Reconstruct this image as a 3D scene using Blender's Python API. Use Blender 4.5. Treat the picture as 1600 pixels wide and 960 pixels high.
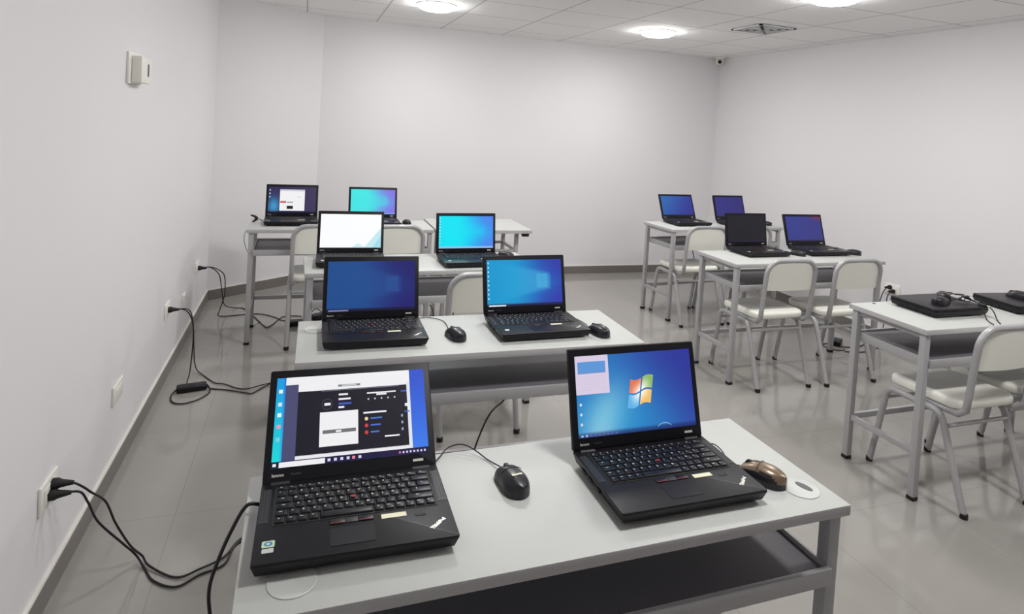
import bpy, bmesh, math, random
from mathutils import Matrix, Vector
random.seed(4)
for o in list(bpy.data.objects): bpy.data.objects.remove(o, do_unlink=True)
scene = bpy.context.scene
COL = scene.collection
PI = math.pi

# ------------------------------------------------------------------ camera
YAW = -0.325
rot = [[0.9982, 0.00204, 0.05986], [0.0599, -0.03404, -0.99762], [0.0, 0.99942, -0.0341]]   # right, down, forward
Rz = Matrix.Rotation(YAW, 3, 'Z')
rgt, dwn, fwd = [Rz @ Vector(v) for v in rot]
cam_data = bpy.data.cameras.new('camera')
cam = bpy.data.objects.new('camera', cam_data)
COL.objects.link(cam)
M = Matrix((( rgt.x, -dwn.x, -fwd.x, 0.0), (rgt.y, -dwn.y, -fwd.y, 0.0), (rgt.z, -dwn.z, -fwd.z, 1.5347), (0, 0, 0, 1)))
cam.matrix_world = M
cam_data.sensor_fit = 'HORIZONTAL'
cam_data.sensor_width = 36.0
cam_data.lens = 955.7 / 1600 * 36.0
cam_data.shift_y = -252.5 / 1600
cam_data.clip_start = 0.05
scene.camera = cam

# ------------------------------------------------------------------ world, exposure
scene.view_settings.view_transform = 'Standard'
scene.view_settings.look = 'None'
scene.view_settings.gamma = 1.0
scene.view_settings.use_curve_mapping = False
scene.view_settings.exposure = 0.0
world = bpy.data.worlds.new('world')
scene.world = world
world.use_nodes = True
world.node_tree.nodes['Background'].inputs[0].default_value = (0.8, 0.85, 1.0, 1)
world.node_tree.nodes['Background'].inputs[1].default_value = 0.0
LAMP_W = 6.3            # power of each ceiling downlight
LAMP_XY = [(x, y) for y in (4.67, 2.89, 1.11) for x in (0.90, 2.84)]

# ------------------------------------------------------------------ helpers
def lin(c):
    return tuple(((v / 255) / 12.92 if v / 255 <= 0.04045 else ((v / 255 + 0.055) / 1.055) ** 2.4) for v in c)

def mat(name, rgb, rough=0.5, metal=0.0, spec=0.5, bump=None, emis=None, strength=0.0, coat=0.0, vary=None):
    m = bpy.data.materials.new(name)
    m.use_nodes = True
    nt = m.node_tree
    b = nt.nodes['Principled BSDF']
    c = (*lin(rgb), 1)
    b.inputs['Base Color'].default_value = c
    b.inputs['Roughness'].default_value = rough
    b.inputs['Metallic'].default_value = metal
    b.inputs['Specular IOR Level'].default_value = spec
    b.inputs['Coat Weight'].default_value = coat
    if emis:
        b.inputs['Emission Color'].default_value = (*lin(emis), 1)
        b.inputs['Emission Strength'].default_value = strength
    tc = nt.nodes.new('ShaderNodeTexCoord')
    if vary:
        n = nt.nodes.new('ShaderNodeTexNoise'); n.inputs['Scale'].default_value = vary[0]; n.inputs['Detail'].default_value = 4
        nt.links.new(tc.outputs['Object'], n.inputs['Vector'])
        mx = nt.nodes.new('ShaderNodeMix'); mx.data_type = 'RGBA'
        mx.inputs['A'].default_value = c
        mx.inputs['B'].default_value = (*[v * (1 - vary[1]) for v in lin(rgb)], 1)
        nt.links.new(n.outputs['Fac'], mx.inputs['Factor'])
        nt.links.new(mx.outputs['Result'], b.inputs['Base Color'])
    if bump:
        n = nt.nodes.new('ShaderNodeTexNoise'); n.inputs['Scale'].default_value = bump[0]; n.inputs['Detail'].default_value = 3
        nt.links.new(tc.outputs['Object'], n.inputs['Vector'])
        bp = nt.nodes.new('ShaderNodeBump'); bp.inputs['Strength'].default_value = bump[1]; bp.inputs['Distance'].default_value = bump[2]
        nt.links.new(n.outputs['Fac'], bp.inputs['Height'])
        nt.links.new(bp.outputs['Normal'], b.inputs['Normal'])
    return m

def lined(m, size, off, width, linergb, axes='XY', vary=None):
    """square joints at a given pitch, mixed into the base colour"""
    nt = m.node_tree; b = nt.nodes['Principled BSDF']; N = nt.nodes; L = nt.links
    src = b.inputs['Base Color'].links[0].from_socket if b.inputs['Base Color'].links else None
    tc = N.new('ShaderNodeTexCoord'); sp = N.new('ShaderNodeSeparateXYZ'); L.new(tc.outputs['Object'], sp.inputs[0])
    outs = []
    for k, ax in enumerate(axes):
        a = N.new('ShaderNodeMath'); a.operation = 'SUBTRACT'; a.inputs[1].default_value = off[k] - size[k] * 40
        L.new(sp.outputs[ax], a.inputs[0])
        d = N.new('ShaderNodeMath'); d.operation = 'MODULO'; d.inputs[1].default_value = size[k]; L.new(a.outputs[0], d.inputs[0])
        e = N.new('ShaderNodeMath'); e.operation = 'SUBTRACT'; e.inputs[1].default_value = size[k] / 2; L.new(d.outputs[0], e.inputs[0])
        f = N.new('ShaderNodeMath'); f.operation = 'ABSOLUTE'; L.new(e.outputs[0], f.inputs[0])
        h = N.new('ShaderNodeMath'); h.operation = 'GREATER_THAN'; h.inputs[1].default_value = size[k] / 2 - width / 2; L.new(f.outputs[0], h.inputs[0])
        outs.append(h.outputs[0])
    mxm = N.new('ShaderNodeMath'); mxm.operation = 'MAXIMUM'; L.new(outs[0], mxm.inputs[0]); L.new(outs[1], mxm.inputs[1])
    mx = N.new('ShaderNodeMix'); mx.data_type = 'RGBA'
    if src: L.new(src, mx.inputs['A'])
    else: mx.inputs['A'].default_value = b.inputs['Base Color'].default_value
    mx.inputs['B'].default_value = (*lin(linergb), 1)
    L.new(mxm.outputs[0], mx.inputs['Factor']); L.new(mx.outputs['Result'], b.inputs['Base Color'])
    return m

class MB:
    def __init__(s): s.bm = bmesh.new()
    def _add(s, tmp, mi, T):
        for f in tmp.faces: f.material_index = mi
        if T is not None: bmesh.ops.transform(tmp, matrix=T, verts=tmp.verts)
        me = bpy.data.meshes.new('tmp'); tmp.to_mesh(me); tmp.free()
        s.bm.from_mesh(me); bpy.data.meshes.remove(me)
        return s
    def box(s, x0, x1, y0, y1, z0, z1, mi=0, bev=0.0, seg=2, T=None, side_mi=None):
        b = bmesh.new(); bmesh.ops.create_cube(b, size=1)
        for v in b.verts:
            v.co = ((x0 + x1) / 2 + v.co.x * (x1 - x0), (y0 + y1) / 2 + v.co.y * (y1 - y0), (z0 + z1) / 2 + v.co.z * (z1 - z0))
        if bev: bmesh.ops.bevel(b, geom=list(b.edges), offset=bev, segments=seg, profile=0.5, affect='EDGES')
        for f in b.faces: f.material_index = mi
        if side_mi is not None:
            for f in b.faces:
                if abs(f.normal.z) < 0.5: f.material_index = side_mi
            if T is not None: bmesh.ops.transform(b, matrix=T, verts=b.verts)
            me = bpy.data.meshes.new('tmp'); b.to_mesh(me); b.free(); s.bm.from_mesh(me); bpy.data.meshes.remove(me)
            return s
        return s._add(b, mi, T)
    def slab(s, pts, z0, z1, mi=0, bev=0.0, seg=3, T=None):
        """polygon outline extruded in z, rim rounded"""
        b = bmesh.new()
        vs = [b.verts.new((x, y, z0)) for x, y in pts]
        f = b.faces.new(vs)
        r = bmesh.ops.extrude_face_region(b, geom=[f])
        top = [v for v in r['geom'] if isinstance(v, bmesh.types.BMVert)]
        bmesh.ops.translate(b, vec=(0, 0, z1 - z0), verts=top)
        bmesh.ops.recalc_face_normals(b, faces=b.faces)
        if bev:
            ed = [e for e in b.edges if abs(e.verts[0].co.z - e.verts[1].co.z) < 1e-6]
            bmesh.ops.bevel(b, geom=ed, offset=bev, segments=seg, profile=0.5, affect='EDGES')
        return s._add(b, mi, T)
    def tube(s, pts, r, n=10, mi=0, T=None, cap=True, smooth=0):
        P = [Vector(p) for p in pts]
        if smooth:
            if isinstance(r, (list, tuple)): r = [v.x for v in catmull([Vector((q, 0, 0)) for q in r], smooth)]
            P = catmull(P, smooth)
        b = bmesh.new(); rings = []
        up = None
        for i, p in enumerate(P):
            t = (P[min(i + 1, len(P) - 1)] - P[max(i - 1, 0)]).normalized()
            if up is None:
                up = Vector((0, 0, 1)) if abs(t.z) < 0.9 else Vector((0, 1, 0))
            a = t.cross(up)
            if a.length < 1e-4: a = t.cross(Vector((1, 0, 0)))
            a.normalize(); up = a.cross(t).normalized()
            rr = r[i] if isinstance(r, (list, tuple)) else r
            rings.append([b.verts.new(p + rr * (math.cos(2 * PI * k / n) * a + math.sin(2 * PI * k / n) * up)) for k in range(n)])
        for i in range(len(rings) - 1):
            for k in range(n):
                b.faces.new((rings[i][k], rings[i][(k + 1) % n], rings[i + 1][(k + 1) % n], rings[i + 1][k]))
        if cap: b.faces.new(rings[0][::-1]); b.faces.new(rings[-1])
        bmesh.ops.recalc_face_normals(b, faces=b.faces)
        return s._add(b, mi, T)
    def lathe(s, prof, n=32, mi=0, T=None, close=True):
        b = bmesh.new(); rings = []
        for r, z in prof:
            rings.append([b.verts.new((r * math.cos(2 * PI * k / n), r * math.sin(2 * PI * k / n), z)) for k in range(n)])
        for i in range(len(rings) - 1):
            for k in range(n):
                b.faces.new((rings[i][k], rings[i][(k + 1) % n], rings[i + 1][(k + 1) % n], rings[i + 1][k]))
        if close: b.faces.new(rings[0][::-1]); b.faces.new(rings[-1])
        bmesh.ops.recalc_face_normals(b, faces=b.faces)
        return s._add(b, mi, T)
    def grid(s, fn, nu, nv, mi=0, T=None, thick=None):
        b = bmesh.new(); V = [[b.verts.new(fn(i / nu, j / nv)) for j in range(nv + 1)] for i in range(nu + 1)]
        for i in range(nu):
            for j in range(nv): b.faces.new((V[i][j], V[i + 1][j], V[i + 1][j + 1], V[i][j + 1]))
        if thick:
            bmesh.ops.recalc_face_normals(b, faces=b.faces)
            bmesh.ops.solidify(b, geom=list(b.faces), thickness=thick)
        bmesh.ops.recalc_face_normals(b, faces=b.faces)
        return s._add(b, mi, T)
    def text(s, string, size, T, mi=0, h=0.0, bold=0.0):
        vs, fs = text_geo(string, size, bold)
        b = bmesh.new(); V = [b.verts.new((x, y, h)) for x, y in vs]
        for f in fs:
            try: b.faces.new([V[i] for i in f])
            except ValueError: pass
        return s._add(b, mi, T)
    def mesh(s, name, mats, ang=35):
        me = bpy.data.meshes.new(name)
        s.bm.normal_update()
        s.bm.to_mesh(me); s.bm.free()
        for m in mats: me.materials.append(m)
        for p in me.polygons: p.use_smooth = True
        me.set_sharp_from_angle(angle=math.radians(ang))
        return me
    def build(s, name, mats, parent=None, loc=None, ang=35):
        if not isinstance(mats, (list, tuple)): mats = [mats]
        return place(name, s.mesh(name, mats, ang), parent, loc)

def catmull(P, k):
    out = []
    for i in range(len(P) - 1):
        p0 = P[max(i - 1, 0)]; p1 = P[i]; p2 = P[i + 1]; p3 = P[min(i + 2, len(P) - 1)]
        for j in range(k):
            t = j / k
            out.append(0.5 * ((2 * p1) + (p2 - p0) * t + (2 * p0 - 5 * p1 + 4 * p2 - p3) * t * t + (3 * p1 - p0 - 3 * p2 + p3) * t ** 3))
    out.append(P[-1]); return out

_tx = {}
def text_geo(string, size, bold=0.0):
    key = (string, size, bold)
    if key not in _tx:
        cu = bpy.data.curves.new('t', 'FONT'); cu.body = string; cu.size = size; cu.align_x = 'CENTER'; cu.align_y = 'CENTER'; cu.resolution_u = 2
        cu.offset = bold
        ob = bpy.data.objects.new('t', cu); COL.objects.link(ob)
        bpy.context.view_layer.update()
        me = bpy.data.meshes.new_from_object(ob.evaluated_get(bpy.context.evaluated_depsgraph_get()))
        _tx[key] = ([(v.co.x, v.co.y) for v in me.vertices], [list(p.vertices) for p in me.polygons])
        bpy.data.objects.remove(ob); bpy.data.curves.remove(cu); bpy.data.meshes.remove(me)
    return _tx[key]

def place(name, me, parent=None, loc=None, rot=None):
    o = bpy.data.objects.new(name, me); COL.objects.link(o)
    if parent is not None: o.parent = parent
    if loc is not None: o.location = loc
    if rot is not None: o.rotation_euler = rot
    return o

def thing(name, label, cat, loc=(0, 0, 0), rz=0.0, group=None):
    o = bpy.data.objects.new(name, None); COL.objects.link(o)
    o.empty_display_size = 0.05
    o.location = loc; o.rotation_euler = (0, 0, rz)
    return tag(o, label, cat, group)

def tag(o, label, cat, group=None):
    o['label'] = label; o['category'] = cat
    if group: o['group'] = group
    return o

def struct(o): o['kind'] = 'structure'; return o

def rrect(w, d, r, n=5, cx=0, cy=0):
    pts = []
    for sx, sy, a0 in ((1, 1, 0), (-1, 1, 90), (-1, -1, 180), (1, -1, 270)):
        for k in range(n + 1):
            a = math.radians(a0 + 90 * k / n)
            pts.append((cx + sx * (w / 2 - r) + r * math.cos(a), cy + sy * (d / 2 - r) + r * math.sin(a)))
    return pts

# ------------------------------------------------------------------ materials
M_wall = mat('white_wall_paint', (232, 230, 232), 0.6, spec=0.3, bump=(60, 0.05, 0.002), vary=(1.2, 0.03))
M_ceil = lined(mat('ceiling_tile', (247, 247, 246), 0.85, spec=0.1, bump=(220, 0.1, 0.001)), (0.61, 0.60), (-0.04, 4.90), 0.010, (190, 189, 188))
M_floor = lined(mat('polished_porcelain', (158, 155, 150), 0.09, spec=0.6, vary=(1.7, 0.10)), (0.60, 0.60), (0.2, 0.1), 0.003, (140, 137, 133))
M_skirt = mat('grey_skirting_tile', (124, 119, 115), 0.3, vary=(3, 0.15))
M_skirt_top = mat('skirting_top_filler', (225, 223, 216), 0.6)
M_top = mat('white_laminate', (190, 192, 189), 0.48, spec=0.5, vary=(2.5, 0.03))
M_tray = mat('shade_darkened_tray_sheet', (108, 106, 112), 0.45)  # tray colour darkened to carry the shade under the tabletop
M_edge = mat('grey_edge_band', (190, 188, 190), 0.45)
M_steel = mat('grey_enamel_steel', (176, 175, 177), 0.35, metal=0.1, spec=0.6)
M_rub = mat('black_rubber', (20, 19, 20), 0.6)
M_cream = mat('cream_plastic', (246, 246, 236), 0.38, spec=0.5, vary=(3, 0.05))
M_lap = mat('black_soft_plastic', (17, 15, 21), 0.40, spec=0.35, bump=(900, 0.05, 0.0004))
M_bez = mat('black_bezel', (12, 10, 18), 0.45, spec=0.3)
M_key = mat('black_key', (15, 14, 20), 0.38, spec=0.4)
M_leg = mat('key_legend', (225, 225, 225), 0.5)
M_silver = mat('silver_badge', (215, 215, 205), 0.35, metal=0.2)
M_white = mat('white_sticker', (240, 240, 232), 0.5)
M_yel = mat('cream_asset_sticker', (232, 232, 200), 0.5)
M_red = mat('red_rubber', (150, 30, 40), 0.5)
M_bluest = mat('blue_sticker', (70, 120, 190), 0.4)
M_green = mat('pale_green_sticker', (190, 215, 180), 0.4)
M_grill = mat('dark_speaker_mesh', (45, 43, 48), 0.5)
M_plate = mat('white_switch_plastic', (238, 236, 228), 0.4)
M_slot = mat('dark_slot', (95, 93, 95), 0.6)
M_cord = mat('black_cord', (20, 18, 22), 0.45)
M_mouse = mat('black_mouse_plastic', (30, 29, 34), 0.35, spec=0.5)
M_bronze = mat('bronze_mouse_plastic', (126, 108, 88), 0.3, metal=0.35, spec=0.6)
M_gapdark = mat('dark_gap', (12, 12, 14), 0.6)
M_cap = mat('pale_grommet_plastic', (196, 198, 195), 0.45)
M_diff = mat('lamp_diffuser', (255, 255, 255), 0.5, emis=(255, 253, 251), strength=56.0)
M_trimring = mat('lamp_trim_white', (240, 240, 240), 0.4)
M_ventm = mat('vent_white_metal', (205, 205, 206), 0.5)
M_vent2 = mat('vent_inner_grey', (150, 149, 150), 0.6)
M_lens = mat('black_lens', (8, 8, 10), 0.15)
# lcd panel: emits the colours stored on its picture elements
M_lcd = bpy.data.materials.new('lcd_panel'); M_lcd.use_nodes = True
_nt = M_lcd.node_tree; _b = _nt.nodes['Principled BSDF']
_b.inputs['Base Color'].default_value = (0.01, 0.01, 0.012, 1); _b.inputs['Roughness'].default_value = 0.35; _b.inputs['Specular IOR Level'].default_value = 0.25
_a = _nt.nodes.new('ShaderNodeAttribute'); _a.attribute_name = 'picture'
_nt.links.new(_a.outputs['Color'], _b.inputs['Emission Color']); _b.inputs['Emission Strength'].default_value = 1.0

# ------------------------------------------------------------------ room shell
XL, XR, YB, YF, HC = -0.69, 4.40, 5.86, -2.2, 2.417
CH = ((XL, 5.29), (0.11, YB))       # chamfered corner
T = 0.12
def slabwall(name, a, b, out):
    ax, ay = a; bx, by = b
    pts = [(ax, ay), (bx, by), (bx + out[0] * T, by + out[1] * T), (ax + out[0] * T, ay + out[1] * T)]
    m = MB(); m.slab(pts, 0, HC)
    return struct(m.build(name, M_wall))
slabwall('wall_left', (XL, YF), (XL, CH[0][1]), (-1, 0))
cd = Vector((CH[1][0] - CH[0][0], CH[1][1] - CH[0][1])).normalized()
slabwall('wall_corner', CH[0], CH[1], (-cd.y, cd.x))
slabwall('wall_back', CH[1], (XR, YB), (0, 1))
slabwall('wall_right', (XR, YB), (XR, YF), (1, 0))
slabwall('wall_front', (XR, YF), (XL, YF), (0, -1))
m = MB(); m.box(XL - T, XR + T, YF - T, YB + T, -0.08, 0); struct(m.build('floor', M_floor))
m = MB(); m.box(XL - T, XR + T, YF - T, YB + T, HC, HC + 0.08); struct(m.build('ceiling', M_ceil))
def skirt(name, a, b, inn):
    ax, ay = a; bx, by = b; t = 0.012
    m = MB(); m.slab([(ax, ay), (bx, by), (bx + inn[0] * t, by + inn[1] * t), (ax + inn[0] * t, ay + inn[1] * t)], 0, 0.078, 0)
    m.slab([(ax, ay), (bx, by), (bx + inn[0] * t * .9, by + inn[1] * t * .9), (ax + inn[0] * t * .9, ay + inn[1] * t * .9)], 0.0785, 0.086, 1)
    struct(m.build(name, [M_skirt, M_skirt_top]))
skirt('baseboard_left', (XL, YF), (XL, CH[0][1]), (1, 0))
skirt('baseboard_corner', CH[0], CH[1], (cd.y, -cd.x))
skirt('baseboard_back', CH[1], (XR, YB), (0, -1))
skirt('baseboard_right', (XR, YB), (XR, YF), (-1, 0))

# ------------------------------------------------------------------ ceiling lights, vent, camera
lamp_labels = {(0.90, 4.67): 'bright round ceiling downlight over the left column of desks, near the back wall',
               (2.84, 4.67): 'bright round ceiling downlight near the back wall, between the two desk columns',
               (2.84, 2.89): 'bright ceiling downlight cut off by the top edge of the photo, right of centre'}
for (x, y) in LAMP_XY:
    lab = lamp_labels.get((x, y), 'round ceiling downlight out of the frame, above the ' + ('left' if x < 2 else 'right') + (' end of the nearest desk' if y < 2 else ' column, between second and third desk'))
    xx = x + (0.11 if (x, y) == (2.84, 2.89) else 0)
    t = thing('ceiling_downlight', lab, 'ceiling light', (xx, y, HC), 0, 'round downlights in the ceiling')
    m = MB(); m.lathe([(0.150, -0.001), (0.152, -0.004), (0.150, -0.010), (0.145, -0.011), (0.143, -0.001)], 40, close=False)
    m.build('trim_ring', M_trimring, t)
    m = MB(); m.lathe([(0.0005, -0.050), (0.06, -0.0485), (0.105, -0.043), (0.133, -0.030), (0.142, -0.013), (0.142, -0.002)], 40, close=False)
    m.build('diffuser', M_diff, t)
    ld = bpy.data.lights.new('downlight', 'AREA'); ld.shape = 'DISK'; ld.size = 0.26; ld.energy = LAMP_W; ld.color = (1.0, 0.985, 0.975)
    lo = bpy.data.objects.new('lamp_light', ld); COL.objects.link(lo); lo.parent = t; lo.location = (0, 0, -0.056)

t = thing('ceiling_vent', 'square white slatted air vent set in the ceiling tiles', 'vent', (3.40, 4.02, HC))
m = MB()
for s_, a in ((0.17, 0.0), (0.13, 0.004), (0.09, 0.008), (0.05, 0.012)):
    for q in range(4):
        Tm = Matrix.Rotation(PI / 2 * q, 4, 'Z')
        m.box(-s_, s_, s_ - 0.022, s_, -0.012 - a * .3, -0.004 - a * .3, 0, T=Tm)
m.build('louvre', M_ventm, t)
m = MB(); m.box(-0.16, 0.16, -0.16, 0.16, -0.003, -0.0005); m.build('duct_mouth', M_vent2, t)

t = thing('security_camera', 'small white dome camera with black lens in the ceiling corner', 'camera', (4.30, 5.74, HC))
m = MB(); m.lathe([(0.045, -0.001), (0.047, -0.012), (0.04, -0.02), (0.02, -0.022)], 24); m.build('mount', M_plate, t)
m = MB(); m.lathe([(0.004, -0.082), (0.022, -0.078), (0.036, -0.062), (0.042, -0.044), (0.038, -0.028), (0.02, -0.018)], 28); m.build('camera_ball', M_plate, t)
dirv = Vector((-0.55, -0.8, -0.2)).normalized()
m = MB(); m.lathe([(0.021, 0.034), (0.021, 0.043), (0.015, 0.045), (0.003, 0.0455)], 24, T=Matrix.Translation((0, 0, -0.046)) @ dirv.to_track_quat('Z', 'Y').to_matrix().to_4x4()); m.build('lens', M_lens, t)

# ------------------------------------------------------------------ wall devices
t = thing('wall_thermostat', 'white control box with a grey slot high on the left wall', 'thermostat', (XL, 2.90, 1.672))
m = MB(); m.box(0.0, 0.010, -0.095, 0.10, -0.064, 0.064, 0, 0.003); m.build('back_plate', M_plate, t)
m = MB(); m.box(0.010, 0.048, -0.062, 0.095, -0.058, 0.050, 0, 0.005); m.build('housing', M_plate, t)
m = MB(); m.box(0.0475, 0.0495, 0.030, 0.052, -0.028, 0.024, 0, 0.0005); m.build('display_slot', M_slot, t)

def outlet(X, Y, z, label, ww=0.12, hh=0.075, side=1, holes=True):
    t = thing('wall_socket', label, 'wall socket', (X, Y, z), 0 if side > 0 else PI, 'white sockets low on the walls')
    m = MB(); m.box(0, 0.009, -ww / 2, ww / 2, -hh / 2, hh / 2, 0, 0.003); m.build('face_plate', M_plate, t)
    m = MB(); m.box(0.0085, 0.011, -ww * .33, ww * .33, -hh * .28, hh * .28, 0, 0.001)
    if holes:
        for yy in (-0.024, -0.006, 0.012, 0.030):
            m.box(0.0108, 0.0113, yy - 0.0025, yy + 0.0025, -0.003, 0.003, 1)
    m.build('socket_insert', [M_plate, M_slot], t)
    return t
outlet(XL, 2.13, 0.352, 'white wall socket with two black plugs, nearest the viewer on the left wall', 0.13, 0.085)
outlet(XL, 2.84, 0.345, 'blank white wall plate without plugs, between two sockets on the left wall', 0.13, 0.080, holes=False)
outlet(XL, 3.775, 0.395, 'white wall socket on the left wall above the cord adapter lying by the wall', 0.12, 0.08)
outlet(XL, 4.27, 0.320, 'small white socket with nothing plugged in, low on the left wall behind the adapter cord', 0.07, 0.05)
outlet(XL, 4.74, 0.398, 'white wall socket with a black plug, farthest along the left wall beside the back desk', 0.12, 0.08)
outlet(XR, 3.53, 0.425, 'white wall socket with black plugs on the right wall beyond the middle desk', 0.13, 0.085, side=-1)

# ------------------------------------------------------------------ desks
DL, DD, DH = 1.224, 0.398, 0.760
meshes = {}
def desk_meshes():
    m = MB(); m.box(-DL / 2, DL / 2, -DD / 2, DD / 2, DH - 0.024, DH, 0, 0.0025, 2, side_mi=1); meshes['tabletop'] = m.mesh('tabletop', [M_top, M_edge])
    m = MB(); m.box(-0.015, 0.015, -0.015, 0.015, 0.012, DH - 0.024, 0, 0.003); meshes['leg'] = m.mesh('leg', [M_steel])
    m = MB(); m.box(-0.0165, 0.0165, -0.0165, 0.0165, 0, 0.018, 0, 0.003); meshes['foot'] = m.mesh('foot', [M_rub])
    lx, ly = DL / 2 - 0.027, DD / 2 - 0.027
    m = MB(); m.box(-0.009, 0.009, -ly + 0.015, ly - 0.015, 0.195, 0.222, 0, 0.002); meshes['side_rail'] = m.mesh('side_rail', [M_steel])
    m = MB(); m.box(-lx + 0.015, lx - 0.015, -0.009, 0.009, 0.195, 0.222, 0, 0.002); meshes['rear_rail'] = m.mesh('rear_rail', [M_steel])
    m = MB(); m.box(-0.008, 0.008, -ly + 0.015, ly - 0.015, DH - 0.046, DH - 0.0245, 0, 0.002); meshes['top_side_rail'] = m.mesh('top_side_rail', [M_steel])
    # tray: panel between the legs with a raised rail around it
    ix = lx - 0.016
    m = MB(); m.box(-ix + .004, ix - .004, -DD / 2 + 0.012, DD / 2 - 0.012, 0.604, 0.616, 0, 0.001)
    m.box(-ix - .004, ix + .004, -DD / 2 + 0.0, -DD / 2 + 0.0115, 0.588, 0.626, 1, 0.0025)
    m.box(-ix - .004, ix + .004, DD / 2 - 0.0115, DD / 2, 0.588, 0.626, 1, 0.0025)
    for s_ in (-1, 1):
        m.box(s_ * ix - .0035, s_ * ix + .0035, -DD / 2 + 0.012, DD / 2 - 0.012, 0.588, 0.626, 1, 0.001)
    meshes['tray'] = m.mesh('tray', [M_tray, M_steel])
    m = MB(); m.lathe([(0.0005, 0.0), (0.039, 0.0), (0.040, 0.0010), (0.0385, 0.0018), (0.037, 0.0012), (0.0005, 0.0012)], 36)
    meshes['grommet'] = m.mesh('cable_grommet', [M_cap])
    m = MB(); m.slab([(0.020 * math.cos(a) , 0.009 * math.sin(a)) for a in [2 * PI * k / 20 for k in range(20)]], 0.0008, 0.0017, 0, 0)
    meshes['grommet_hole'] = m.mesh('grommet_hole', [M_slot])
desk_meshes()
def desk(x, y, rz, label, grom=()):
    t = thing('student_desk', label, 'desk', (x, y, 0), rz, 'white two-seat student desks')
    place('tabletop', meshes['tabletop'], t)
    lx, ly = DL / 2 - 0.027, DD / 2 - 0.027
    for sx in (-1, 1):
        for sy in (-1, 1):
            l = place('leg', meshes['leg'], t, (sx * lx, sy * ly, 0)); place('foot', meshes['foot'], l)
        place('side_rail', meshes['side_rail'], t, (sx * lx, 0, 0)); place('top_side_rail', meshes['top_side_rail'], t, (sx * lx, 0, 0))
    place('rear_rail', meshes['rear_rail'], t, (0, ly, 0))
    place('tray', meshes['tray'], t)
    for gx, gy, gr, hole in grom:
        g = place('cable_grommet', meshes['grommet'], t, (gx, gy, DH), (0, 0, gr))
        if hole: place('grommet_hole', meshes['grommet_hole'], g, (0.010, 0.006, 0.0003), (0, 0, -0.9))
    return t
A = desk(0.535, 1.169, 0.012, 'nearest white desk in the foreground, carrying the browser laptop and the blue logo laptop', ((0.548, -0.122, -0.35, 1), (-0.525, -0.128, 0, 0)))
B = desk(0.613, 2.155, -0.014, 'white desk directly behind the foreground desk, second in the left column', ((-0.55, 0.10, 0, 0),))
C_ = desk(0.631, 3.277, 0.020, 'third white desk of the left column, with the white screen and the cyan screen laptops')
D = desk(0.276, 4.433, 0.003, 'farthest white desk of the left column, beside the left wall socket')
F = desk(3.17, 2.079, 0.003, 'white desk at the right edge of the photo with two closed laptops')
m = MB(); m.lathe([(0.0005, DH), (0.008, DH), (0.008, DH + 0.0012), (0.0005, DH + 0.0018)], 16, T=Matrix.Translation((-0.478, 0.176, 0))); m.build('screw_cap', M_rub, F)
G = desk(3.151, 3.285, 0.004, 'middle white desk of the right column, with two chairs tucked in')
Hd = desk(3.451, 4.518, 0.098, 'farthest white desk of the right column, near the back corner')

t = thing('side_table', 'small empty white table joined to the right end of the back left desk', 'table', (1.262, 4.475, 0))
m = MB(); m.box(-0.36, 0.36, -0.255, 0.255, DH - 0.026, DH, 0, 0.0025, 2, side_mi=1); m.build('tabletop', [M_top, M_edge], t)
for sx in (-1, 1):
    for sy in (-1, 1):
        m = MB(); m.box(-0.014, 0.014, -0.014, 0.014, 0.012, DH - 0.026, 0, 0.003); l = m.build('leg', M_steel, t, (sx * 0.27, sy * 0.16, 0))
        m = MB(); m.box(-0.016, 0.016, -0.016, 0.016, 0, 0.018, 0, 0.003); m.build('foot', M_rub, l)
    m = MB(); m.box(-0.009, 0.009, -0.146, 0.146, 0.58, 0.60, 0, 0.002); m.build('side_rail', M_steel, t, (sx * 0.27, 0, 0))
for sy in (-1, 1):
    m = MB(); m.box(-0.256, 0.256, -0.009, 0.009, 0.58, 0.60, 0, 0.002); m.build('cross_rail', M_steel, t, (0, sy * 0.16, 0))
m = MB(); m.box(0.29, 0.345, -0.235, -0.205, DH - 0.052, DH - 0.0265, 0, 0.006); m.build('corner_bracket', M_rub, t)

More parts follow.
